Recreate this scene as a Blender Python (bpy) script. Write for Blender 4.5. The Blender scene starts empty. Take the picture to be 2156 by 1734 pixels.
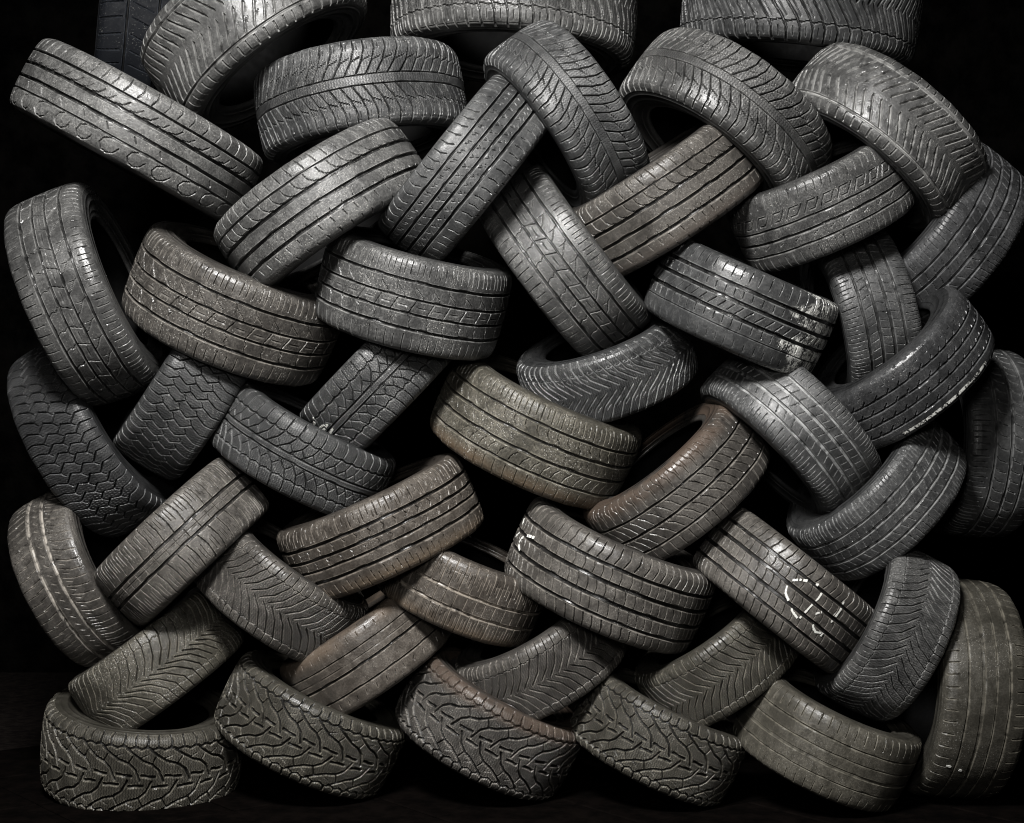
import bpy, math, random
import numpy as np
from mathutils import Vector, Matrix

scene = bpy.context.scene

# ------------------------------------------------------------------ camera
VIEW_W, VIEW_H = 2156.0, 1732.7       # the frame in which the pile was measured
D = 4.5                               # metres from the lens to the face of the pile
PX = 0.0013                           # metres per frame unit on that face
GROUND = -0.005
CAM_H = (1714 - VIEW_H / 2) * PX
CAM = Vector((0.0, -D, CAM_H))
cam_data = bpy.data.cameras.new("camera")
cam_data.sensor_fit = 'HORIZONTAL'
cam_data.sensor_width = 36.0
cam_data.lens = 36.0 * D / (VIEW_W * PX)
cam_data.clip_end = 200.0
cam = bpy.data.objects.new("camera", cam_data)
cam.location = CAM
cam.rotation_euler = (math.radians(90), 0, 0)
scene.collection.objects.link(cam)
scene.camera = cam
scene.render.resolution_x, scene.render.resolution_y = 1024, 823

# ------------------------------------------------------------------ light
world = bpy.data.worlds.new("World")
scene.world = world
world.use_nodes = True
world.node_tree.nodes["Background"].inputs[0].default_value = (0.02, 0.022, 0.025, 1)
world.node_tree.nodes["Background"].inputs[1].default_value = 0.02
scene.view_settings.view_transform = 'Standard'
scene.view_settings.look = 'None'
scene.view_settings.exposure = 0.0
scene.view_settings.gamma = 1.0
scene.cycles.pixel_filter_type = 'BLACKMAN_HARRIS'
scene.cycles.filter_width = 1.05

def area_lamp(name, loc, target, size, size_y, watts, colour, spread=180):
    d = bpy.data.lights.new(name, 'AREA')
    d.shape = 'RECTANGLE'
    d.size, d.size_y, d.energy, d.color = size, size_y, watts, colour
    d.spread = math.radians(spread)
    o = bpy.data.objects.new(name, d)
    o.location = loc
    o.rotation_euler = (Vector(target) - Vector(loc)).to_track_quat('-Z', 'Y').to_euler()
    scene.collection.objects.link(o)
    return o

area_lamp("main_lamp", (-0.65, -2.9, 3.5), (-0.05, 0.0, 0.95), 0.8, 0.6, 172, (1.0, 0.985, 0.965), 120)
area_lamp("fill_lamp", (-0.3, -4.6, 1.9), (0.0, 0.0, 0.8), 0.6, 0.6, 17, (1.0, 0.975, 0.94), 120)  # weak unseen fill, added from near the camera

# ------------------------------------------------------------------ helpers
def link(o, parent=None):
    scene.collection.objects.link(o)
    if parent is not None:
        o.parent = parent
    return o

def mesh_from(name, verts, faces, smooth=True):
    me = bpy.data.meshes.new(name)
    v = np.asarray(verts, dtype=np.float32).reshape(-1, 3)
    f = np.asarray(faces, dtype=np.int32)
    me.vertices.add(len(v)); me.vertices.foreach_set("co", v.ravel())
    n = f.shape[1]
    me.loops.add(f.size); me.loops.foreach_set("vertex_index", f.ravel())
    me.polygons.add(len(f))
    me.polygons.foreach_set("loop_start", np.arange(0, f.size, n, dtype=np.int32))
    me.polygons.foreach_set("loop_total", np.full(len(f), n, dtype=np.int32))
    me.polygons.foreach_set("use_smooth", np.full(len(f), smooth, dtype=bool))
    me.update(calc_edges=True)
    return me

def grid_faces(nu, nv, closed_u):
    iu = np.arange(nu if closed_u else nu - 1)
    iv = np.arange(nv - 1)
    a, b = np.meshgrid(iu, iv, indexing='ij')
    a2 = (a + 1) % nu
    return np.stack([a * nv + b, a2 * nv + b, a2 * nv + b + 1, a * nv + b + 1], -1).reshape(-1, 4)

# ------------------------------------------------------------------ rubber
def N(nt, kind, **kw):
    n = nt.nodes.new(kind)
    for k, v in kw.items():
        if k.startswith('i_'):
            n.inputs[k[2:]].default_value = v
        else:
            setattr(n, k, v)
    return n

def math_node(nt, op, a, b=None, clamp=False):
    n = nt.nodes.new('ShaderNodeMath'); n.operation = op; n.use_clamp = clamp
    for i, x in enumerate((a, b)):
        if x is None: continue
        if isinstance(x, (int, float)): n.inputs[i].default_value = x
        else: nt.links.new(x, n.inputs[i])
    return n.outputs[0]

def ramp(nt, src, lo, hi):
    n = nt.nodes.new('ShaderNodeMapRange'); n.interpolation_type = 'SMOOTHSTEP'
    n.inputs['From Min'].default_value = lo; n.inputs['From Max'].default_value = hi
    nt.links.new(src, n.inputs['Value'])
    return n.outputs['Result']

def mix(nt, fac, a, b):
    n = nt.nodes.new('ShaderNodeMix'); n.data_type = 'RGBA'
    if isinstance(fac, (int, float)): n.inputs[0].default_value = fac
    else: nt.links.new(fac, n.inputs[0])
    for i, x in ((6, a), (7, b)):
        if isinstance(x, tuple): n.inputs[i].default_value = (*x, 1)
        else: nt.links.new(x, n.inputs[i])
    return n.outputs[2]

def rubber(name, seed, base, dust, amount, groove_dust=0.15, speck=0.3, rough=0.5, tread=True, stain=None, spec=.45, edge=None):
    m = bpy.data.materials.new(name); m.use_nodes = True
    nt = m.node_tree; L = nt.links
    bsdf = nt.nodes['Principled BSDF']
    tc = N(nt, 'ShaderNodeTexCoord')
    def noise(scale, detail=3.0, rgh=0.55, w=0.0, vec=None, dist=0.0):
        n = nt.nodes.new('ShaderNodeTexNoise'); n.noise_dimensions = '4D'
        n.inputs['Scale'].default_value = scale; n.inputs['Detail'].default_value = detail
        n.inputs['Roughness'].default_value = rgh; n.inputs['W'].default_value = seed * 3.7 + w
        n.inputs['Distortion'].default_value = dist
        L.new(vec if vec is not None else tc.outputs['Object'], n.inputs['Vector'])
        return n.outputs['Fac']
    big = noise(7.0, 3.0, 0.6)
    mid = noise(38.0, 4.0, 0.65, 5.0, dist=0.6)
    fine = noise(190.0, 2.0, 0.6, 9.0)
    dots = noise(330.0, 0.0, 0.5, 13.0)
    patch = ramp(nt, math_node(nt, 'ADD', math_node(nt, 'MULTIPLY', big, 0.55), math_node(nt, 'MULTIPLY', mid, 0.45)), 0.40, 0.60)
    gr = .55 + .75 * min(speck, 1)
    grain = math_node(nt, 'ADD', math_node(nt, 'MULTIPLY', ramp(nt, fine, .32, .68), gr), 1 - gr * .5)
    fac = math_node(nt, 'MULTIPLY', math_node(nt, 'ADD', math_node(nt, 'MULTIPLY', patch, 0.52), 0.34), amount * 0.66)
    fac = math_node(nt, 'MULTIPLY', fac, grain, True)
    if tread:
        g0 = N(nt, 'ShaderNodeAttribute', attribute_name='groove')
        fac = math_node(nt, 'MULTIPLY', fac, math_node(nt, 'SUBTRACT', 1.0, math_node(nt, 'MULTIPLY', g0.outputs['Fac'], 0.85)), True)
    col = mix(nt, fac, base, dust)
    if tread:
        g = N(nt, 'ShaderNodeAttribute', attribute_name='groove')
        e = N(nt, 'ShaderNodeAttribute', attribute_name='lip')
        ged = math_node(nt, 'MULTIPLY', math_node(nt, 'MULTIPLY', g.outputs['Fac'], ramp(nt, mid, 0.3, 0.62)), groove_dust)
        col = mix(nt, ged, col, tuple(min(1, c * (1.5 + 1.6 * groove_dust)) for c in dust))
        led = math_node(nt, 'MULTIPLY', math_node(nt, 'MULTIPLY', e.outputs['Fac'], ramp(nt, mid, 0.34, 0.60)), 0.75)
        col = mix(nt, led, col, tuple(min(1, c * 1.9) for c in dust))  # pale lips: dusty worn edges plus lit groove walls put into the colour
        # unworn rubber in grooves, blackened further to paint in their shade; weathered face grey
        uv = N(nt, 'ShaderNodeUVMap', uv_map='tread_map')
        sep = N(nt, 'ShaderNodeSeparateXYZ'); L.new(uv.outputs[0], sep.inputs[0])
        zig = math_node(nt, 'PINGPONG', sep.outputs[1], 0.0045)
        ph = math_node(nt, 'MULTIPLY', math_node(nt, 'ADD', sep.outputs[0], math_node(nt, 'MULTIPLY', zig, 0.7)), 2 * math.pi / 0.0085)
        sa = N(nt, 'ShaderNodeAttribute', attribute_name='sipe')
        cut = math_node(nt, 'MULTIPLY', ramp(nt, math_node(nt, 'SINE', ph), 0.3, 0.85), sa.outputs['Fac'])
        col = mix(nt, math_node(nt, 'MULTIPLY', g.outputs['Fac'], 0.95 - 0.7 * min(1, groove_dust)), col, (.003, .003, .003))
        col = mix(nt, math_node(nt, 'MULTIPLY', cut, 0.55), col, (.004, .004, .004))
        if edge:      # rust-brown ageing along one shoulder
            em = math_node(nt, 'MULTIPLY', ramp(nt, math_node(nt, 'MULTIPLY', sep.outputs[1], edge[0]), 0.052, 0.088), ramp(nt, big, 0.28, 0.55), True)
            col = mix(nt, math_node(nt, 'MULTIPLY', em, 0.75), col, edge[1])
    elif edge:
        col = mix(nt, math_node(nt, 'MULTIPLY', ramp(nt, big, 0.3, 0.6), 0.7), col, edge[1])
    # scattered pale grit
    sp = math_node(nt, 'MULTIPLY', ramp(nt, dots, 0.67, 0.75), ramp(nt, big, 0.42, 0.60))
    sp = math_node(nt, 'MULTIPLY', sp, speck, True)
    col = mix(nt, sp, col, (0.42, 0.41, 0.38))
    if stain:
        s = N(nt, 'ShaderNodeAttribute', attribute_name='paint')
        k = math_node(nt, 'MULTIPLY', s.outputs['Fac'], ramp(nt, math_node(nt, 'ADD', math_node(nt, 'MULTIPLY', mid, .6), math_node(nt, 'MULTIPLY', fine, .4)), 0.45, 0.57), True)
        col = mix(nt, k, col, stain)
    L.new(col, bsdf.inputs['Base Color'])
    r = math_node(nt, 'ADD', math_node(nt, 'MULTIPLY', patch, 0.16), math_node(nt, 'MULTIPLY', mid, 0.16))
    L.new(math_node(nt, 'ADD', r, rough - 0.22, True), bsdf.inputs['Roughness'])
    bsdf.inputs['Specular IOR Level'].default_value = spec
    # relief
    h = math_node(nt, 'ADD', math_node(nt, 'MULTIPLY', mid, 0.0010), math_node(nt, 'MULTIPLY', fine, 0.0006 + 0.0011 * speck))
    if tread:
        h = math_node(nt, 'SUBTRACT', h, math_node(nt, 'MULTIPLY', cut, 0.0016))
    b = N(nt, 'ShaderNodeBump'); b.inputs['Distance'].default_value = 1.0; b.inputs['Strength'].default_value = 0.8
    L.new(h, b.inputs['Height']); L.new(b.outputs[0], bsdf.inputs['Normal'])
    return m

# ------------------------------------------------------------------ tread patterns
# L(v, width mm, depth): a groove round the tyre.  S(points, width mm, depth): a cut repeated every pitch, (u in pitches, v from -1 to 1)
def L_(v, w, d=1.0): return ('L', v, w, d)
def S_(p, w=3.0, d=0.8): return ('S', p, w, d)
def mirror(strokes, shift=0.5): return [(s[0], [(u + shift, -v) for u, v in s[1]], s[2], s[3]) for s in strokes]
def multi(p, w, d, shifts): return [S_([(u + s, v) for u, v in p], w, d) for s in shifts]

def make_patterns():
    P = {}
    P['plain'] = (50, [L_(.3, 4), L_(-.3, 4), S_([(0, .4), (.2, .9)], 3, .5), S_([(0, -.4), (.3, -.9)], 3, .5), S_([(0, -.2), (.5, .2)], 2, .5)], None)
    P['hook'] = (28, [L_(.47, 4.5), L_(.17, 6.5), L_(-.14, 6.5), L_(-.42, 3.5, .7),
        S_([(0, .52), (.1, .68), (.04, .95)], 3.2, .6), S_([(.5, .52), (.6, .68), (.54, .93)], 3.0, .5), S_([(-.05, .21), (.2, .235), (.38, .36)], 3, .65), S_([(.5, .21), (.7, .235), (.85, .34)], 2.4, .5),
        S_([(0, -.22), (.16, -.33)], 2.6, .5), S_([(.75, -.44), (.4, -.45), (.16, -.52), (.08, -.64), (.2, -.76), (.45, -.78)], 3.2, .6),
        S_([(.36, -.8), (.62, -.72), (.74, -.60)], 3.0, .6)], None)
    P['winter_rib'] = (60, [L_(.10, 2.6, .8), L_(-.10, 2.6, .8)]
        + (lambda a: a + mirror(a))([S_([(0, .1), (.75, .36), (1.15, .6), (1.15, .97)], 4.0, 1), S_([(.72, .36), (1.6, .44)], 2.2, .8),
           S_([(1.2, .6), (1.25, .72)], 2, .5), S_([(1.45, .6), (1.5, .72)], 2, .5), S_([(1.0, .78), (1.5, .78)], 1.8, .3)]), (0, .55))
    P['snow_block'] = (62, [S_([(0, .5), (.5, .46), (1, .5)], 2.6, .7), S_([(0, -.5), (.5, -.46), (1, -.5)], 2.6, .7)]
        + (lambda a: a + mirror(a))([S_([(0, 0), (.6, .3), (.95, .6), (1.0, 1.0)], 4.6, 1), S_([(.6, .2), (.9, .35)], 2, .6),
           S_([(1.4, .58), (1.42, .76)], 2.2, .6), S_([(1.2, .84), (1.8, .84)], 3.2, .35)]), (0, .45))
    P['snow_chevron'] = (60, [S_([(0, .52), (.5, .48), (1, .52)], 2.6, .8), S_([(0, -.52), (.5, -.48), (1, -.52)], 2.6, .8)]
        + (lambda a: a + mirror(a))([S_([(0, 0), (1.1, .42), (1.45, .62), (1.5, 1.0)], 5, 1), S_([(.55, .05), (1.4, .4)], 1.8, .5),
           S_([(1.9, .6), (1.95, .8)], 2, .5)]), None)
    P['herring'] = (64, [L_(.62, 4.2, .9), L_(-.62, 4.2, .9)]
        + (lambda a: a + mirror(a))([S_([(.1, .09), (1.45, .56)], 5.0, 1), S_([(1.2, .2), (1.5, .26)], 1.6, .4), S_([(1.5, .36), (1.8, .42)], 1.6, .4),
           S_([(1.2, .48), (1.4, .54)], 1.6, .4), S_([(0, .7), (0, .93)], 5.0, .8)]), None)
    P['arc_rib'] = (50, [L_(.50, 3.6, .8), L_(.18, 6.5), L_(-.13, 6.5), L_(-.44, 6.5),
        S_([(0, .97), (.08, .8), (.32, .57)], 3, .6), S_([(.5, .92), (.56, .75)], 2, .4), S_([(0, .49), (.12, .34), (.45, .24), (.9, .2)], 2.4, .6),
        S_([(0, -.53), (.1, -.64)], 3.0, .6), S_([(.15, -.8), (.22, -.95)], 3.4, .6), S_([(.2, -.46), (.28, -.36)], 2.6, .6)], None)
    P['squiggle'] = (56, [L_(.44, 4.2), L_(.16, 5), L_(-.1, 5.4), L_(-.37, 6),
        S_([(0, .95), (.05, .66), (.32, .55)], 3.6, .6), S_([(.0, .36), (.2, .30), (.34, .35), (.45, .28)], 2.2, .6), S_([(.3, .10), (.5, .04), (.62, .09)], 2.2, .6),
        S_([(.6, .0), (.75, -.05)], 2, .5), S_([(.1, -.18), (.3, -.24), (.42, -.19)], 2.2, .6), S_([(.5, -.3), (.7, -.25)], 2, .5),
        S_([(0, -.5), (.14, -.62), (.08, -.75)], 3.6, .7), S_([(.4, -.8), (.5, -.95)], 3, .6)], None)
    P['dash_rib'] = (33, [L_(.44, 4.8), L_(.13, 3.6), L_(-.14, 4), L_(-.42, 5.4)] + multi([(0, .56), (.02, .83)], 2.2, .6, (0, .28, .62))
        + [S_([(.02, .41), (.12, .33), (.55, .2), (.62, .15)], 2, .6), S_([(.12, .33), (.1, .22)], 1.6, .4), S_([(0, -.12), (.28, .11)], 2.6, .7), S_([(.3, -.02), (.95, .0)], 1.6, .4),
           S_([(0, -.17), (.16, -.24), (.1, -.31), (.24, -.4)], 2.2, .6), S_([(0, -.52), (.04, -.93)], 3, .65), S_([(.5, -.56), (.53, -.8)], 2.6, .6)], None)
    P['honeycomb'] = (31, [L_(.10, 3.4, .9), L_(-.16, 5), L_(-.44, 3.6, .9), S_([(0, .93), (.1, .76), (.02, .56)], 3, .55), S_([(.5, .9), (.6, .76), (.52, .6)], 3, .55),
        S_([(0, .2), (.35, .40), (.8, .40)], 3.2, .7), S_([(.3, .22), (.62, .22), (1.0, .40)], 3.0, .7),
        S_([(0, -.3), (.3, -.24)], 2, .5), S_([(0, -.55), (.04, -.93)], 2.8, .6), S_([(.5, -.55), (.54, -.93)], 2.8, .6)], None)
    P['four_rib'] = (64, [L_(.42, 5.2), L_(.14, 6.4), L_(-.14, 6.4), L_(-.42, 5.2),
        S_([(0, .52), (.16, .95)], 2.6, .6), S_([(.5, .6), (.6, .85)], 2, .4), S_([(0, -.50), (.2, -.95)], 2.6, .6), S_([(.5, -.6), (.6, -.8)], 2, .4),
        S_([(0, -.08), (.3, .08)], 1.8, .5), S_([(.3, .2), (.6, .35)], 2, .5), S_([(.2, -.2), (.5, -.35)], 2, .5)], None)
    P['slash_rib'] = (56, [L_(.42, 6.6), L_(.13, 6.6), L_(-.17, 6.8), L_(-.44, 2.2, .6),
        S_([(0, .58), (.05, .86)], 3.4, .65), S_([(0, .34), (.06, .23)], 3, .6), S_([(0, -.11), (.55, .05)], 3, .75), S_([(0, -.23), (.08, -.36)], 3, .6),
        S_([(0, -.6), (.08, -.74), (.2, -.74)], 2.4, .4), S_([(0, -.84), (.02, -.95)], 2.4, .4)], None)
    P['zigzag'] = (56, [S_([(.5, 1), (.45, .6), (1.1, .42), (.75, .2), (1.35, .04), (1.0, -.16), (1.6, -.36), (1.2, -.6), (1.3, -1)], 3.8, 1),
        S_([(1.1, .42), (1.45, .5)], 3, .8), S_([(1.35, .04), (1.8, .13)], 3, .8), S_([(1.6, -.36), (2.0, -.28)], 3, .8)], (0, .85))
    z = [L_(.08, 3.8), S_([(0, .5), (.5, .46), (1, .5)], 4.2, .9), S_([(0, .1), (.7, .3), (1.0, .5)], 4, .9), S_([(.7, .3), (1.25, .1)], 3, .8), S_([(0, .5), (.12, .72), (.08, 1.0)], 4.2, .9)]
    P['diamond'] = (46, z + [L_(-.08, 3.8)] + mirror([s for s in z if s[0] == 'S'], .5), (0, .9))
    z = [S_([(0, 1.0), (.25, .72), (1.0, .38), (2.6, .06)], 3.8, 1), S_([(1.2, .46), (1.7, .36)], 1.8, .5)]
    P['vee_arc'] = (58, z + mirror(z, .5) + [S_([(0, .52), (1, .56)], 2, .6)], (0, .9))
    P['swoop_rib'] = (54, [L_(.46, 4.6), L_(.16, 5.6), L_(-.15, 5.6), L_(-.46, 4.0),
        S_([(0, .53), (-.1, .72), (-.1, .86)], 2.8, .6), S_([(.5, .58), (.42, .8)], 2.2, .5), S_([(0, .42), (.08, .32), (.42, .24)], 2.2, .6), S_([(.4, .05), (.7, -.02)], 1.8, .4),
        S_([(0, -.42), (.1, -.32), (.45, -.22)], 2.2, .6), S_([(0, -.55), (.08, -.84), (.3, -.88)], 2.6, .55)], None)
    P['tick_rib'] = (46, [L_(.36, 4.6), L_(.08, 4.6), L_(-.2, 4.8), L_(-.48, 4.8)] + [S_([(.2 * i, v + .02), (.2 * i + .3, v + .09)], 3.6, .9) for i, v in enumerate((.36, .08, -.2, -.48))]
        + [S_([(0, .58), (.28, .6), (.34, .74)], 1.8, .35), S_([(.5, .8), (.8, .8)], 1.6, .3), S_([(0, -.7), (.05, -.9)], 3.2, .6)], None)
    P['curl_rib'] = (56, [L_(.36, 3.6), L_(.04, 5), L_(-.32, 4), S_([(0, .08), (.3, .12), (.5, .26)], 2.6, .6), S_([(0, -.26), (.3, -.2), (.45, -.06)], 2.4, .6),
        S_([(0, -.44), (.02, -.86)], 3.2, .6), S_([(.5, -.5), (.52, -.8)], 2.2, .5), S_([(0, .5), (.2, .9)], 3, .6)], None)
    P['brush_rib'] = (56, [L_(.36, 4.2), L_(-.04, 5), L_(-.44, 4.2), S_([(0, .95), (.1, .74), (.42, .64), (.45, .44)], 2.4, .55), S_([(.6, .8), (.65, .55)], 2, .4),
        S_([(0, .31), (.4, .22), (.9, .03)], 2.6, .6), S_([(0, -.1), (.5, -.2), (.95, -.38)], 2.8, .65), S_([(0, -.5), (.12, -.95)], 2.8, .6)], None)
    z = [L_(.17, 6.8), S_([(0, .2), (.12, .5), (-.04, .95)], 3.6, .8), S_([(.42, .44), (.4, .72)], 2.2, .5), S_([(.7, .4), (.66, .76)], 2.2, .5)]
    P['pair_rib'] = (45, z + [L_(-.15, 6.8)] + mirror([s for s in z if s[0] == 'S'], 0) + [S_([(0, -.02), (.45, -.02)], 1.8, .4), S_([(.6, -.12), (.62, .12)], 2, .5), L_(.03, 1.4, .3)], None)
    P['two_rib'] = (62, [L_(.17, 6.6), L_(-.2, 6.6), S_([(0, .26), (.5, .48), (.7, .74)], 3, .6), S_([(.5, .3), (.8, .4)], 2, .5), S_([(0, -.28), (.3, -.5)], 2.6, .6),
        S_([(.4, -.45), (.6, -.9)], 2.6, .6), S_([(0, -.04), (.3, .03)], 2.6, .6)], None)
    P['arrow_rib'] = (46, [L_(.40, 6.4), L_(.12, 6), L_(-.12, 4.6), L_(-.38, 6.6), S_([(0, .5), (.05, .9)], 3, .65), S_([(.45, .6), (.5, .82)], 2.4, .5), S_([(.72, .5), (.74, .62)], 2.4, .5),
        S_([(0, .2), (.14, .26), (0, .33)], 2.6, .6), S_([(.3, -.06), (.45, .0), (.3, .05)], 2.2, .4), S_([(0, -.5), (.08, -.7)], 3, .6), S_([(.5, -.6), (.6, -.92)], 3, .6)], None)
    P['pair_slot'] = (50, [L_(.14, 6.6), L_(-.28, 6.6), S_([(0, .18), (.03, .6), (0, .97)], 3.2, .7), S_([(.38, .42), (.4, .66)], 2.6, .6), S_([(.68, .34), (.7, .6)], 2.6, .6), L_(.56, 1.4, .25),
        S_([(0, -.24), (.04, .08)], 2.4, .6), S_([(0, -.33), (.02, -.95)], 3.2, .7), S_([(.35, -.42), (.36, -.7)], 2.4, .6), S_([(.68, -.42), (.69, -.7)], 2.4, .6)], None)
    P['curve_sipe'] = (68, [L_(.46, 6), L_(.15, 7.4), L_(-.18, 7.4), L_(-.5, 6), S_([(0, .43), (.22, .32), (.2, .2)], 2.2, .6), S_([(0, .1), (.25, 0), (.32, -.13)], 2.2, .6),
        S_([(0, -.23), (.22, -.34), (.34, -.45)], 2.2, .6), S_([(0, .52), (.28, .68), (.22, 1.0)], 3.2, .75), S_([(0, -.56), (.28, -.72), (.36, -1.0)], 3.2, .75)], None)
    P['smooth_rib'] = (46, [L_(.40, 2.4, .8), L_(.2, 1.6, .3), L_(.02, 5.4), L_(-.40, 3.6, .9), S_([(0, .62), (.03, .72)], 2.6, .5), S_([(.5, .85), (.52, .95)], 2.6, .4), S_([(0, -.62), (.1, -.54)], 3, .6), S_([(.5, -.8), (.54, -.9)], 2.6, .4)], None)
    P['bald_rib'] = (58, [L_(.40, 2.8, .8), L_(.13, 2.2, .6), L_(-.13, 6, .45), L_(-.42, 2.8, .7), S_([(0, .55), (-.05, .86)], 3.2, .6), S_([(0, -.6), (.04, -.84)], 3, .5)], None)
    z = [S_([(0, .03), (1.0, .28), (1.6, .6), (1.7, 1.0)], 3.2, .95)]
    z2 = [S_([(.5, -.03), (2.0, -.2), (3.2, -.5), (3.6, -1.0)], 3.2, .95)]
    P['leaf'] = (59, z + z2 + [S_([(0, .62), (.5, .56), (1, .62)], 1.4, .35), S_([(0, -.6), (.5, -.56), (1, -.6)], 1.4, .35)], None)
    z = [S_([(0, .02), (1.1, .24), (2.0, .6), (2.2, 1.0)], 3.0, 1), S_([(0, .6), (.35, .56), (1, .6)], 1.8, .6), S_([(1.5, .66), (1.55, .8)], 1.8, .4), S_([(.95, .86), (1.2, .9)], 2, .3)]
    P['chevron'] = (58, z + mirror(z, .5), (0, .6))
    z = [S_([(.08, .11), (.66, .09)], 6.6, 1), S_([(1.02, .0), (.8, .22), (.5, .34), (.1, .40)], 6.0, 1), S_([(.5, .34), (.66, .48)], 4.0, .9), S_([(.1, .40), (-.3, .52), (-.6, .62)], 5.8, 1),
         S_([(0, .62), (.25, .68), (.5, .62), (.75, .67), (1, .62)], 5.4, 1), S_([(.25, .67), (.3, .82), (.24, 1.0)], 6.4, 1), S_([(.75, .67), (.72, .84), (.77, 1.0)], 6.4, 1), S_([(.3, .52), (.02, .46)], 2, .5)]
    P['branch'] = (27, z + mirror(z, .5), (0, 1))
    return P

PATTERNS = make_patterns()
R0, HW0 = 0.32, 0.1            # model tyre: outer radius, half section width
GROOVE = 0.0088

# half section: (fraction of half width, radial drop)
PROFILE = np.array([(0, 0), (.30, .0006), (.55, .0022), (.73, .0048), (.84, .0085), (.91, .0140), (.960, .0225), (.988, .0345), (1.0, .050)])
def profile_tables():
    x = PROFILE[:, 0] * HW0; d = PROFILE[:, 1]
    s = np.concatenate([[0], np.cumsum(np.hypot(np.diff(x), np.diff(d)))])
    return s, x, d
PS, PXX, PD = profile_tables()
TREAD_ARC = PS[7]              # the tread reaches this far down the shoulder

def smooth(x): x = np.clip(x, 0, 1); return x * x * (3 - 2 * x)

def tread_field(name, u, v):
    """groove depth 0..1 over the grid u (metres round the tyre) x v (-1..1)"""
    npitch, items, sip = PATTERNS[name]
    circ = 2 * math.pi * R0
    p = circ / npitch
    rnd = random.Random(name)
    a1, a2 = rnd.random() * 6.28, rnd.random() * 6.28
    uu = u + 0.0065 * np.sin(u / R0 * 3 + a1) + 0.0028 * np.sin(u / R0 * 11 + a2)      # tyres vary their pitch
    U = (uu % p)[:, None]
    V = v[None, :] * TREAD_ARC
    g = np.zeros((len(u), len(v)))
    soft = 0.0007
    def carve(dist, w, d):
        np.maximum(g, d * smooth((w * 0.0005 + soft - dist) / (2 * soft)), out=g)
    for it in items:
        if it[0] == 'L':
            wob = 0.0006 * np.sin(uu * 40 + it[1] * 9)[:, None]
            carve(np.abs(V - it[1] * TREAD_ARC + wob), it[2] * (1.22 if it[2] > 3 else 1), it[3])
        else:
            pts = it[1]
            lo = min(q[0] for q in pts); hi = max(q[0] for q in pts)
            for (u0, v0), (u1, v1) in zip(pts[:-1], pts[1:]):
                ax, ay, bx, by = u0 * p, v0 * TREAD_ARC, u1 * p, v1 * TREAD_ARC
                dx, dy = bx - ax, by - ay
                ll = dx * dx + dy * dy + 1e-12
                vmin, vmax = min(ay, by) - .006, max(ay, by) + .006
                cols = np.where((V[0] > vmin) & (V[0] < vmax))[0]
                if not len(cols): continue
                Vc = V[:, cols]
                for k in range(math.floor(-hi) , math.ceil(1 - lo) + 1):
                    X = U - k * p if False else U + (-k) * p
                    t = np.clip(((X - ax) * dx + (Vc - ay) * dy) / ll, 0, 1)
                    dist = np.hypot(X - ax - t * dx, Vc - ay - t * dy)
                    g[:, cols] = np.maximum(g[:, cols], it[3] * smooth((it[2] * 0.0005 + soft - dist) / (2 * soft)))
    return g, sip

def v_samples(name):
    base = list(np.linspace(-1, 1, 98))
    for it in PATTERNS[name][1]:
        if it[0] == 'L' and it[2] > 2:
            w = it[2] * (1.22 if it[2] > 3 else 1) * 0.0005 / TREAD_ARC; s = 0.0008 / TREAD_ARC
            keep = [b for b in base if abs(b - it[1]) > w + s * 1.6]
            base = sorted(keep + [it[1] - w - s, it[1] - w + s, it[1], it[1] + w - s, it[1] + w + s])
    return np.array(sorted(set(base)))

def u_samples():
    r = math.radians
    return np.concatenate([np.linspace(r(-70), r(70), 410, endpoint=False), np.linspace(r(70), r(94), 28, endpoint=False),
                           np.linspace(r(94), r(266), 40, endpoint=False), np.linspace(r(266), r(290), 28, endpoint=False)])
PHI = u_samples()

def section_points(phi, x, rad):
    """grid of points: x across the tyre (local Y), rad from the axis"""
    c, s = np.cos(phi)[:, None], np.sin(phi)[:, None]
    return np.stack([rad * s, np.broadcast_to(x, rad.shape), rad * c], -1)

def tread_surface(name, phi, v, lift=0.0):
    g, sip = tread_field(name, phi * R0, v)
    s = np.abs(v) * TREAD_ARC
    x = np.interp(s, PS, PXX) * np.sign(v); d = np.interp(s, PS, PD)
    # section normal
    e = 1e-4
    dx = (np.interp(s + e, PS, PXX) - np.interp(s - e, PS, PXX)); dd = (np.interp(s + e, PS, PD) - np.interp(s - e, PS, PD))
    ln = np.hypot(dx, dd) + 1e-9
    nx, nr = dd / ln * np.sign(v), dx / ln
    fade = smooth((1 - np.abs(v)) / 0.04)
    rnd = random.Random(name + 'w')
    wear = 0.0007 * np.sin(phi * 5 + rnd.random() * 6)[:, None] * np.cos(v * 2.2)[None, :] + 0.0005 * np.sin(phi[:, None] * 17 + v[None, :] * 3)
    h = -GROOVE * g * fade[None, :] * (1 - .35 * np.abs(v)[None, :] ** 3) + wear * fade[None, :] + lift
    return x[None, :] + h * nx[None, :], R0 - d[None, :] + h * nr[None, :], g, sip

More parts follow.
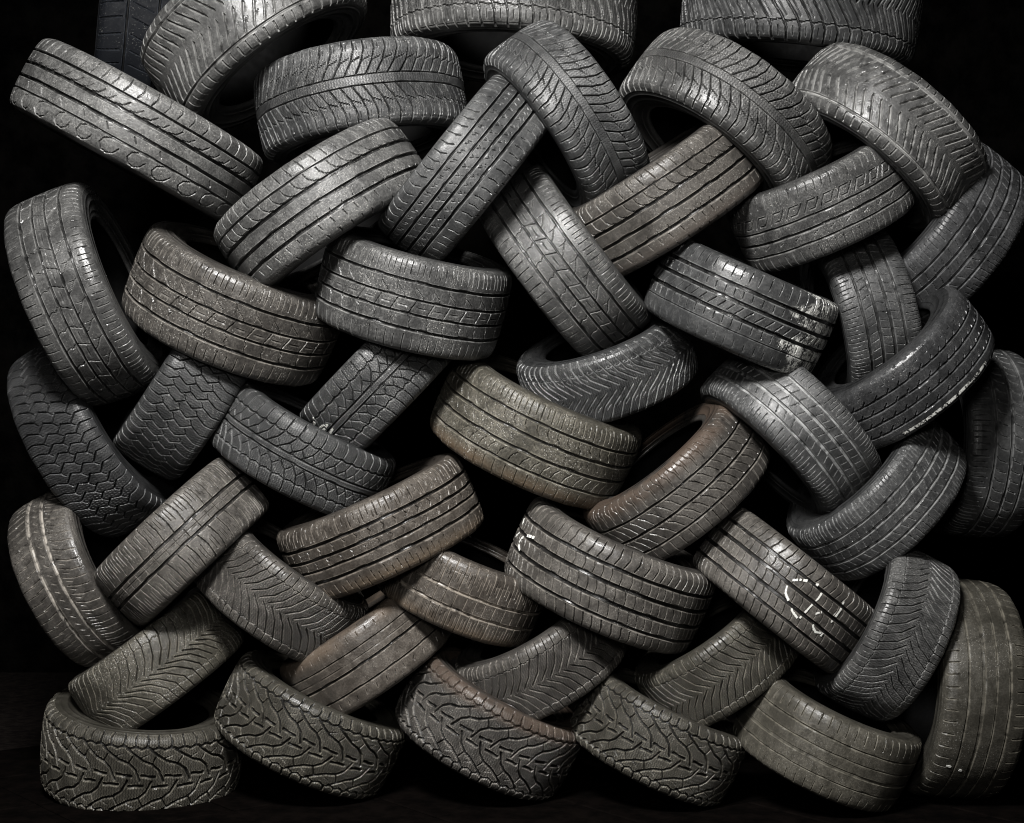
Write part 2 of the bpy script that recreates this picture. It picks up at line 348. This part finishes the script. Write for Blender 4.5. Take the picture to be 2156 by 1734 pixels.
_tyre_meshes = {}
def tyre_meshes(name):
    if name in _tyre_meshes: return _tyre_meshes[name]
    v = v_samples(name)
    X, Rr, g, sip = tread_surface(name, PHI, v)
    me = mesh_from('tread_' + name, section_points(PHI, X, Rr), grid_faces(len(PHI), len(v), True))
    def attr(nm, arr):
        a = me.attributes.new(nm, 'FLOAT', 'POINT'); a.data.foreach_set('value', np.asarray(arr, dtype=np.float32).ravel())
    attr('groove', g)
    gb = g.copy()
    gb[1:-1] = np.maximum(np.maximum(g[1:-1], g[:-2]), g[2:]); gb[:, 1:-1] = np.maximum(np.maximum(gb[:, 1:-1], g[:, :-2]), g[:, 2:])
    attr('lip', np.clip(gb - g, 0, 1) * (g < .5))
    sm = np.zeros_like(g)
    if sip: sm[:] = smooth((sip[1] - np.abs(v)) / .04)[None, :]
    attr('sipe', sm * (g < .1))
    pm = np.zeros_like(g)
    if name == 'slash_rib':          # dried white paint round one end
        pm[:] = smooth((PHI[:, None] - math.radians(35) - .14 * np.sin(v[None, :] * 9 + 1)) / .10) * (PHI[:, None] < 1.6) * (g < .25)
    if name == 'tick_rib':           # scuffed white along the lower shoulder
        pm[:] = ((v[None, :] < -.66) & (v[None, :] > -.74) & (np.abs(PHI[:, None] - .22) < .62)) * 1.6 * (g < .3)
    attr('paint', pm)
    uvl = me.uv_layers.new(name='tread_map')
    li = np.zeros(len(me.loops), dtype=np.int32); me.loops.foreach_get('vertex_index', li)
    uvv = np.stack([np.broadcast_to((PHI * R0)[:, None], g.shape), np.broadcast_to((v * TREAD_ARC)[None, :], g.shape)], -1).reshape(-1, 2)
    uvl.data.foreach_set('uv', uvv[li].astype(np.float32).ravel())
    me.set_sharp_from_angle(angle=math.radians(34))
    _tyre_meshes[name] = me
    return me

def smooth_section(name, prof, n=144, ripple=None):
    phi = np.linspace(0, 2 * math.pi, n, endpoint=False)
    prof = np.array(prof)
    x = np.broadcast_to(prof[:, 0][None, :], (n, len(prof))).copy()
    r = np.broadcast_to(prof[:, 1][None, :], (n, len(prof))).copy()
    return mesh_from(name, section_points(phi, x, r), grid_faces(n, len(prof), True))

def sidewall_profile(sgn):
    x7, d7 = PXX[7], PD[7]
    pts = [(x7 - .0012, d7 - .0006), (x7 - .0002, d7 + .0025), (.0990, .044), (.0994, .047), (.1000, .0475), (.1004, .052), (.0998, .0525), (.1002, .062), (.0996, .070), (.0999, .0705), (.0999, .0735), (.0985, .074),
           (.0960, .086), (.0915, .098), (.0918, .0985), (.0905, .1005), (.0890, .101)]
    p = [(sgn * a, R0 - b) for a, b in pts]
    return p if sgn < 0 else p[::-1]

def bead_profile(sgn):
    pts = [(.0890, .101), (.0880, .107), (.0885, .112), (.0868, .118), (.0830, .1215), (.0790, .121), (.0770, .117), (.0775, .110), (.0800, .100)]
    p = [(sgn * a, R0 - b) for a, b in pts]
    return p if sgn < 0 else p[::-1]

SIDE = {s: smooth_section('sidewall', sidewall_profile(s)) for s in (1, -1)}
BEAD = {s: smooth_section('bead', bead_profile(s)) for s in (1, -1)}
liner = [(.0800, .100), (.0850, .090), (.0880, .075), (.0885, .060), (.0860, .045), (.0780, .030), (.0640, .0215), (.0400, .0170), (.0, .0150)]
LINER = smooth_section('inner_liner', [(-a, R0 - b) for a, b in liner] + [(a, R0 - b) for a, b in liner[-2::-1]])

# ------------------------------------------------------------------ the setting
def plain_material(name, a, b, scale, rough, bump=.002):
    m = bpy.data.materials.new(name); m.use_nodes = True; nt = m.node_tree
    bs = nt.nodes['Principled BSDF']; tc = N(nt, 'ShaderNodeTexCoord')
    n = N(nt, 'ShaderNodeTexNoise'); n.inputs['Scale'].default_value = scale; n.inputs['Detail'].default_value = 8; n.inputs['Roughness'].default_value = .65
    nt.links.new(tc.outputs['Object'], n.inputs['Vector'])
    nt.links.new(mix(nt, ramp(nt, n.outputs['Fac'], .35, .65), a, b), bs.inputs['Base Color'])
    bs.inputs['Roughness'].default_value = rough; bs.inputs['Specular IOR Level'].default_value = .0
    bp = N(nt, 'ShaderNodeBump'); bp.inputs['Distance'].default_value = bump * 3
    nt.links.new(n.outputs['Fac'], bp.inputs['Height']); nt.links.new(bp.outputs[0], bs.inputs['Normal'])
    return m

def box(name, lo, hi, mat, parent=None, bevel=0):
    x0, y0, z0 = lo; x1, y1, z1 = hi
    v = [(x0, y0, z0), (x1, y0, z0), (x1, y1, z0), (x0, y1, z0), (x0, y0, z1), (x1, y0, z1), (x1, y1, z1), (x0, y1, z1)]
    f = [(0, 3, 2, 1), (4, 5, 6, 7), (0, 1, 5, 4), (1, 2, 6, 5), (2, 3, 7, 6), (3, 0, 4, 7)]
    me = mesh_from(name, v, f, False); me.materials.append(mat)
    return link(bpy.data.objects.new(name, me), parent)

dark_plaster = plain_material('dark_plaster', (.0008, .0008, .0008), (.0026, .0024, .0022), 9, .95, .01)
bed = plain_material('joint_sand', (.006, .005, .005), (.012, .010, .009), 30, .95)
slab_mat = plain_material('slab_stone', (.0016, .0014, .0013), (.0036, .0028, .0025), 11, .85)
wall = box('wall', (-7, 2.6, -.1), (7, 2.8, 6), dark_plaster); wall['kind'] = 'structure'
ground = box('ground', (-6, -8, GROUND - .08), (6, 2.6, GROUND - .02), bed); ground['kind'] = 'structure'

def slab_mesh(w, h, t=.02, b=.003):
    v = []
    for (i, z) in ((0, -t), (0, -b), (b, 0)):
        v += [(-w / 2 + i, -h / 2 + i, z), (w / 2 - i, -h / 2 + i, z), (w / 2 - i, h / 2 - i, z), (-w / 2 + i, h / 2 - i, z)]
    f = [(8, 9, 10, 11)]
    for k in (0, 4):
        for i in range(4):
            j = (i + 1) % 4
            f.append((k + i, k + j, k + 4 + j, k + 4 + i))
    return mesh_from('paving_slab', v, f, False)
sm = slab_mesh(.394, .394); sm.materials.append(slab_mat)
rs = random.Random(4)
ca, sa = math.cos(math.radians(38)), math.sin(math.radians(38))
for i in range(-7, 8):
    for j in range(-7, 8):
        x, y = (i * ca - j * sa) * .4, (i * sa + j * ca) * .4 - .6
        if abs(x) < 1.9 and -1.9 < y < 1.0:
            o = bpy.data.objects.new('paving_slab', sm)
            o.location = (x, y, GROUND + rs.uniform(-.0015, .0))
            o.rotation_euler = (rs.uniform(-.004, .004), rs.uniform(-.004, .004), math.radians(38) + rs.uniform(-.006, .006))
            link(o, ground)

# ------------------------------------------------------------------ placing
def frame_at(px, py):
    ray = Vector(((px - VIEW_W / 2) * PX, D, -(py - VIEW_H / 2) * PX)).normalized()
    ex = Vector((1, 0, 0)); ex = (ex - ray * ex.dot(ray)).normalized()
    ed = Vector((0, 0, -1)); ed = (ed - ray * ed.dot(ray)); ed = (ed - ex * ed.dot(ex)).normalized()
    return ray, ex, ed

def placement(t):
    idn, kind, mx, my, ang, R, W, k, flip, dep = t
    ray, ex, ed = frame_at(mx, my)
    dist = (D + dep) / ray.y
    P = CAM + ray * dist
    s = PX * (D + dep) / D * 1.0
    a = math.radians(ang)
    d = ex * math.cos(a) + ed * math.sin(a)
    n = ex * -math.sin(a) + ed * math.cos(a)
    kc = math.sqrt(1 - k * k)
    f = -ray * kc + n * k
    Rw, Ww = R * s, W * s
    C = P - f * Rw
    if flip: d = -d
    X, Z = d, f
    Y = Z.cross(X)
    M = Matrix((X, Y, Z)).transposed()
    return C, M, Rw, Ww / 2

# tint families: rubber colour, dust colour
TINT = {
 'grey': ((.017, .017, .017), (.150, .149, .144)),
 'cool': ((.0145, .015, .0155), (.120, .121, .120)),
 'warm': ((.017, .0158, .0148), (.152, .140, .124)),
 'brown': ((.018, .0152, .013), (.146, .128, .108)),
 'olive': ((.017, .016, .013), (.128, .118, .095)),
 'dark': ((.009, .0092, .0095), (.070, .071, .073)),
 'shade': ((.0035, .0042, .0058), (.020, .023, .028)),  # rear tyre's dimness: shade put into its rubber and dust colours
 'moss': ((.014, .016, .013), (.085, .091, .075)),
}
CHALK = bpy.data.materials.new('chalk'); CHALK.use_nodes = True
_b = CHALK.node_tree.nodes['Principled BSDF']; _b.inputs['Base Color'].default_value = (.66, .66, .62, 1); _b.inputs['Roughness'].default_value = .9

BUTYL = rubber('liner_rubber', 3, (.0022, .0022, .0022), (.004, .004, .004), .5, 0, .0, .85, False, None, .08)  # blacker than real butyl: shade inside the holes put into the colour

def chalk_runs(kind, strokes, width=.0068):
    """chalk lines on the tread face, broken where they cross a groove; points are (angle in degrees, v); one mesh a run"""
    rnd = random.Random(kind + 'c')
    runs = []
    for pts in strokes:
        path = []
        for (a0, v0), (a1, v1) in zip(pts[:-1], pts[1:]):
            n = max(2, int(math.hypot(math.radians(a1 - a0) * R0, (v1 - v0) * TREAD_ARC) / .0022))
            path += [(math.radians(a0 + (a1 - a0) * i / n), v0 + (v1 - v0) * i / n) for i in range(n)]
        path = [(a + rnd.uniform(-.001, .001), v + rnd.uniform(-.004, .004)) for a, v in path]
        rows = []
        for i in range(1, len(path) - 1):
            ph, vv = path[i]
            du = (path[i + 1][0] - path[i - 1][0]) * R0; dv = (path[i + 1][1] - path[i - 1][1]) * TREAD_ARC
            l = math.hypot(du, dv) + 1e-9
            w = width * .5 * rnd.uniform(.6, 1.1)
            ou, ov = -dv / l * w / R0, du / l * w / TREAD_ARC
            g, _ = tread_field(kind, np.array([ph * R0]), np.array([vv]))
            if g[0, 0] > .62 or rnd.random() < .012:
                if len(rows) > 1: runs.append(rows)
                rows = []; continue
            row = []
            for j in (-1, 1):
                for lift in (.0002, .0014):
                    s = abs(vv + j * ov) * TREAD_ARC
                    x = np.interp(s, PS, PXX) * (1 if vv + j * ov > 0 else -1)
                    rr = R0 - np.interp(s, PS, PD) + lift + .0006
                    a = ph + j * ou
                    row.append((rr * math.sin(a), float(x), rr * math.cos(a)))
            rows.append(row)
        if len(rows) > 1: runs.append(rows)
    out = []
    for rows in runs:
        V = [p for r in rows for p in r]
        F = [(0, 1, 3, 2), (len(V) - 4, len(V) - 2, len(V) - 1, len(V) - 3)]
        for i in range(len(rows) - 1):
            p, b = i * 4, i * 4 + 4
            F += [(p + 1, b + 1, b + 3, p + 3), (p, b, b + 1, p + 1), (p + 2, p + 3, b + 3, b + 2), (p, p + 2, b + 2, b)]
        out.append(mesh_from('chalk_mark', V, F, False))
    return out

CHALK_MARKS = {
 40: [[(-0.5, 0.124), (1.7, -0.052), (8.2, -0.185), (11.8, -0.27), (17.2, -0.32)], [(0.0, 0.233), (3.7, 0.355), (8.9, 0.463), (14.8, 0.507)], [(18.3, 0.493), (18.8, 0.283), (18.0, 0.009), (17.4, -0.329)], [(23.1, -0.017), (26.1, 0.123), (29.7, 0.179)], [(24.9, -0.155), (27.4, -0.256), (30.8, -0.305), (35.0, -0.237)], [(33.2, 0.581), (34.9, 0.387), (35.0, 0.165), (35.0, 0.013)], [(35.2, -0.182), (35.5, -0.35)]],
 37: [[(-75.9, 0.368), (-75.9, 0.377), (-72.4, 0.265)], [(-75.9, 0.05), (-75.9, -0.008), (-71.2, 0.125)], [(-65.2, -0.046), (-64.7, 0.066), (-58.9, 0.193), (-50.9, 0.246)], [(-65.3, -0.068), (-60.1, -0.146), (-58.9, -0.258)]],
 23: [[(-55.9, 0.557), (-60.5, 0.418), (-71.5, 0.337), (-72.7, 0.263)], [(-69.0, 0.241), (-55.8, 0.251), (-50.5, 0.174), (-57.5, 0.156), (-69.4, 0.235)], [(-49.5, 0.024), (-55.4, -0.004), (-61.6, -0.046)]],
 42: [[(42.2, -0.598), (43.1, -0.451)], [(44.2, -0.34), (44.6, -0.22)], [(45.4, 0.001), (45.4, 0.07)], [(46.7, 0.218), (47.0, 0.262)], [(47.6, 0.719), (47.8, 0.761)], [(48.7, 0.888), (49.0, 0.95)]],
}

RUST = (.068, .047, .034)
EDGE = {31: (1, RUST), 26: (-1, (.09, .062, .038)), 45: (-1, (.075, .052, .038)), 36: (-1, (.10, .075, .052)), 38: (1, (.10, .075, .055)), 16: (-1, (.075, .064, .055)), 35: (-1, (.10, .074, .050))}

def make_tyre(t, label, tint, amount, groove_dust, speck, rough):
    idn, kind = t[0], t[1]
    C, M, Rw, hw = placement(t)
    root = bpy.data.objects.new('tyre', None)
    root.empty_display_size = .1
    root['label'] = label; root['category'] = 'tyre'; root['group'] = 'worn tyres laced together in one stack'
    rnd = random.Random(idn * 7)
    sc = Matrix.Diagonal((Rw / R0, hw / HW0, Rw / R0))
    root.matrix_world = Matrix.Translation(C) @ (M @ sc).to_4x4()
    link(root)
    base, dust = TINT[tint]
    stain = (.72, .72, .68) if kind in ('slash_rib', 'tick_rib') else None
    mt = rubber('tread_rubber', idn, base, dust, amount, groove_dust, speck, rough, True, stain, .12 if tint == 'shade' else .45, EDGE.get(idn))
    ms = rubber('sidewall_rubber', idn + 60, base, dust, amount * .45, 0, speck * .5, rough - .02, False)
    mr = ms
    if idn in EDGE: mr = rubber('sidewall_rubber', idn + 60, base, dust, amount * .45, 0, speck * .5, rough - .02, False, edge=EDGE[idn])
    def part(name, me, mat):
        o = bpy.data.objects.new(name, me)
        if not me.materials: me.materials.append(None)
        link(o, root)
        o.material_slots[0].link = 'OBJECT'; o.material_slots[0].material = mat
        return o
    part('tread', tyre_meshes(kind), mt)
    for s in (1, -1):
        part('sidewall', SIDE[s], mr if idn in EDGE and s == EDGE[idn][0] else ms)
        part('bead', BEAD[s], ms)
    part('inner_liner', LINER, BUTYL)
    if idn in CHALK_MARKS:
        for me in chalk_runs(kind, CHALK_MARKS[idn]): part('chalk_mark', me, CHALK)
    return root

# (number, tread, x, y, angle, radius, width, openness, turned round, depth), (label, tint, dust, groove dust, grit, roughness)
TYRES = [
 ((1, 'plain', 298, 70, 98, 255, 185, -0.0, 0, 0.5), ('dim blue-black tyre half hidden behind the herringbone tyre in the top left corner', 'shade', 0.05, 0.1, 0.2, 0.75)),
 ((2, 'herring', 490, 4, -35, 254, 206, -0.33, 1, 0.1), ('pale slotted herringbone tyre arching over the upper left, cut by the top edge', 'grey', 0.9, 0.6, 0.3, 0.5)),
 ((3, 'hook', 297, 271, 30, 284, 178, -0.04, 0, -0.07), ('long straight grey tyre, upper left, hook-shaped cuts along its lower shoulder', 'grey', 1.1, 0.2, 0.5, 0.45)),
 ((4, 'winter_rib', 752, 169, -8, 235, 190, -0.24, 0, 0.13), ('arched winter tyre with dotted centre rib, lying nearly level near the top left', 'cool', 0.66, 0.15, 0.45, 0.5)),
 ((5, 'snow_block', 1088, -45, 4, 280, 195, -0.3, 0, 0.2), ('tyre cut off by the middle of the top edge, only its ribbed lower shoulder showing', 'grey', 0.7, 0.35, 0.3, 0.45)),
 ((6, 'snow_chevron', 1690, -12, 5, 268, 190, -0.18, 0, 0.18), ('dark tyre with large chevron tread cut off by the top edge on the right', 'cool', 0.45, 0.1, 0.2, 0.5)),
 ((7, 'winter_rib', 1234, 227, 56, 223, 168, -0.24, 0, -0.052), ('dotted-rib winter tyre leaning steeply down right below the top middle', 'cool', 0.66, 0.15, 0.3, 0.5)),
 ((8, 'winter_rib', 1578, 195, 36, 245, 178, -0.38, 0, -0.002), ('large arched dotted-rib winter tyre sweeping down right, beside the upper right herringbone tyre', 'grey', 0.66, 0.15, 0.45, 0.5)),
 ((9, 'herring', 1905, 235, 38, 238, 178, -0.33, 0, -0.03), ('slotted herringbone tyre at the upper right with a wide dark lower shoulder', 'grey', 0.66, 0.9, 0.4, 0.45)),
 ((10, 'arc_rib', 662, 412, -33, 246, 188, -0.15, 0, -0.087), ('broad grey tyre with long curved cuts above three grooves, overlapping the hook-cut tyre', 'grey', 0.935, 0.15, 0.7, 0.5)),
 ((11, 'squiggle', 978, 362, -51, 222, 170, 0.0, 0, -0.12), ('steep straight tyre with small squiggle cuts, its top under the leaning winter tyre', 'cool', 0.66, 0.1, 0.25, 0.5)),
 ((12, 'dash_rib', 137, 640, 68, 246, 184, 0.23, 0, -0.08), ('tall dash-cut tyre at the left edge, curved, with a shiny right shoulder', 'grey', 0.61, 0.25, 0.3, 0.38)),
 ((13, 'dash_rib', 478, 683, 22, 240, 208, 0.22, 0, 0.03), ('curved brownish dash-cut tyre just right of the tall one at the left edge', 'warm', 0.61, 0.2, 0.8, 0.45)),
 ((14, 'dash_rib', 862, 644, 14, 212, 204, 0.15, 0, -0.042), ('wide dash-cut tyre with smooth grey upper shoulder, nearly level, left of centre', 'grey', 0.61, 0.15, 0.8, 0.45)),
 ((15, 'dash_rib', 1180, 562, 53, 222, 182, 0.06, 0, -0.018), ('steep dash-cut tyre leaning down right, right of centre', 'grey', 0.66, 0.2, 0.6, 0.45)),
 ((16, 'arc_rib', 1402, 432, -33, 226, 180, 0.08, 0, -0.03), ('brownish tyre rising right from behind the steep dash-cut tyre', 'warm', 0.7, 0.2, 0.4, 0.45)),
 ((17, 'honeycomb', 1736, 452, -24, 200, 175, 0.15, 0, -0.004), ('scuffed tyre with a row of parallelogram cuts above its grooves, upper right', 'grey', 0.66, 0.25, 0.8, 0.42)),
 ((18, 'four_rib', 2026, 542, -52, 222, 172, 0.36, 0, 0.13), ('dark curved tyre at the upper right edge with four parallel grooves', 'dark', 1.0, 0.8, 0.15, 0.5)),
 ((19, 'four_rib', 1856, 648, 75, 196, 165, -0.25, 0, 0.095), ('short upright tyre wedged between the white-stained tyre and the right edge', 'cool', 0.57, 0.3, 0.3, 0.5)),
 ((20, 'slash_rib', 1556, 652, 24, 206, 184, 0.04, 0, -0.073), ('smooth dark tyre with dried white paint on its right end', 'cool', 0.57, 0.15, 0.3, 0.36)),
 ((21, 'zigzag', 414, 815, -58, 212, 168, 0.05, 0, 0.108), ('short steep zigzag-tread tyre wedged under the curved brownish dash-cut tyre', 'cool', 0.61, 0.1, 0.4, 0.5)),
 ((22, 'zigzag', 136, 950, 60, 232, 162, 0.33, 0, 0.119), ('dark curved tyre at the left edge with deep zigzag tread blocks', 'dark', 0.8, 0.1, 0.2, 0.5)),
 ((23, 'diamond', 803, 800, -46, 192, 160, 0.0, 0, 0.05), ('small dark diamond-block tyre with white scribbled strands at its lower end', 'cool', 0.57, 0.1, 0.5, 0.45)),
 ((24, 'diamond', 626, 973, 28, 202, 160, 0.15, 0, 0.038), ('diamond-block winter tyre leaning down right, no white strands on it', 'cool', 0.57, 0.1, 0.4, 0.5)),
 ((25, 'vee_arc', 1294, 817, -19, 196, 150, 0.27, 0, 0.09), ('curved tyre with bright V-shaped arc grooves just right of centre', 'cool', 0.5, 0.95, 0.4, 0.42)),
 ((26, 'swoop_rib', 1112, 937, 25, 230, 195, 0.18, 0, 0.046), ('big gritty olive tyre with a rusty lower shoulder in the middle of the pile', 'olive', 1.0, 0.35, 1.0, 0.5)),
 ((27, 'four_rib', 1696, 880, 46, 216, 170, -0.22, 0, -0.02), ('arched tyre with two bright dusty grooves, left end of the white-dashed crescent behind it', 'cool', 0.61, 0.95, 0.3, 0.5)),
 ((28, 'tick_rib', 1932, 824, -38, 208, 158, 0.31, 0, -0.067), ('long dark crescent tyre with white dashes scuffed along its lower edge', 'dark', 0.82, 0.5, 0.3, 0.4)),
 ((29, 'curl_rib', 2128, 935, 93, 212, 168, -0.38, 0, 0.2), ('dim upright tyre at the right edge behind the white-dashed crescent tyre', 'cool', 0.75, 0.5, 0.1, 0.5)),
 ((30, 'four_rib', 1893, 1084, -45, 205, 168, 0.36, 0, 0.0), ('dark crescent tyre with wide pale grooves below the white-dashed crescent tyre', 'cool', 0.7, 0.95, 0.3, 0.42)),
 ((31, 'brush_rib', 1452, 1052, -39, 212, 172, 0.23, 0, -0.01), ('curved tyre with a rusty brown upper shoulder and brush-like cuts', 'warm', 0.61, 0.2, 0.2, 0.42)),
 ((32, 'pair_rib', 380, 1135, -44, 202, 164, -0.03, 0, -0.034), ('straight brown-grey tyre, left side, with two grooves and paired side cuts', 'warm', 0.85, 0.25, 0.5, 0.5)),
 ((33, 'two_rib', 120, 1241, 62, 202, 160, 0.35, 0, 0.101), ('curved tyre at the lower left edge with two long pale dusty grooves', 'warm', 0.7, 1.0, 0.4, 0.4)),
 ((34, 'chevron', 566, 1272, 35, 196, 164, 0.22, 0, 0.007), ('brownish chevron tyre leaning down right beside the straight paired-cut tyre', 'warm', 0.7, 0.1, 0.5, 0.45)),
 ((35, 'arrow_rib', 812, 1132, -25, 226, 176, 0.12, 0, -0.021), ('long brownish tyre with four straight wide grooves rising right, left of the lower centre', 'brown', 0.7, 0.15, 0.4, 0.45)),
 ((36, 'pair_slot', 960, 1258, 23, 186, 156, 0.2, 0, 0.032), ('small worn tyre with two pale dirty grooves wedged below the centre', 'brown', 0.7, 0.9, 0.5, 0.42)),
 ((37, 'curve_sipe', 1270, 1241, 24, 230, 194, 0.17, 0, -0.057), ('large tyre with curved cross cuts and white chalk scrawl on its left end', 'warm', 0.8, 0.1, 0.4, 0.45)),
 ((38, 'smooth_rib', 784, 1385, -35, 190, 158, 0.12, 0, 0.05), ('smooth brown tyre with three thin grooves, lower left middle', 'brown', 0.9, 0.15, 0.3, 0.5)),
 ((39, 'leaf', 338, 1402, -38, 190, 164, 0.06, 0, 0.08), ('olive-brown tyre with feather-like curved grooves and white flecks, lower left', 'olive', 0.9, 0.25, 1.3, 0.5)),
 ((40, 'curve_sipe', 1652, 1240, 39, 206, 174, 0.0, 0, -0.089), ('straight tyre leaning down right with white chalk loops drawn on its tread', 'warm', 0.85, 0.1, 0.3, 0.45)),
 ((41, 'chevron', 1915, 1352, -63, 192, 168, 0.3, 1, -0.069), ('chevron tyre standing steeply at the right beside the chalk-looped tyre', 'grey', 0.7, 0.15, 0.5, 0.45)),
 ((42, 'bald_rib', 2086, 1455, 95, 246, 192, -0.36, 0, -0.042), ('large worn greenish tyre standing upright at the lower right corner', 'olive', 0.5, 0.5, 0.3, 0.5)),
 ((43, 'branch', 296, 1646, 2, 222, 192, 0.36, 0, 0.049), ('branch-cut winter tyre at the lower left corner with its dark inside showing', 'olive', 0.8, 0.1, 0.3, 0.5)),
 ((44, 'branch', 634, 1566, 25, 208, 170, 0.24, 0, 0.018), ('second branch-cut winter tyre of the bottom row, under the smooth brown tyre', 'olive', 0.76, 0.1, 0.3, 0.48)),
 ((45, 'branch', 1010, 1562, 28, 206, 176, 0.25, 1, 0.011), ('branch-cut winter tyre in the middle of the bottom row, its upper edge brownish', 'warm', 0.66, 0.1, 0.4, 0.48)),
 ((46, 'branch', 1372, 1575, 27, 192, 166, 0.18, 0, -0.024), ('fourth branch-cut winter tyre of the bottom row, beside the nearly bald tyre', 'olive', 0.7, 0.1, 0.4, 0.5)),
 ((47, 'bald_rib', 1722, 1586, 27, 198, 176, 0.22, 0, -0.085), ('nearly bald olive tyre with thin grooves at the right of the bottom row', 'olive', 0.9, 0.6, 0.3, 0.5)),
 ((48, 'chevron', 1162, 1424, -30, 186, 160, 0.28, 0, 0.025), ('chevron tyre wedged low in the middle, its lower end in a branch-cut tyre', 'warm', 0.66, 0.1, 0.3, 0.48)),
 ((49, 'chevron', 1535, 1423, -34, 182, 158, 0.25, 1, 0.01), ('small dark chevron tyre under the chalk-looped tyre near the bottom', 'olive', 0.66, 0.1, 0.4, 0.5)),
]
for t, look in TYRES:
    make_tyre(t, *look)
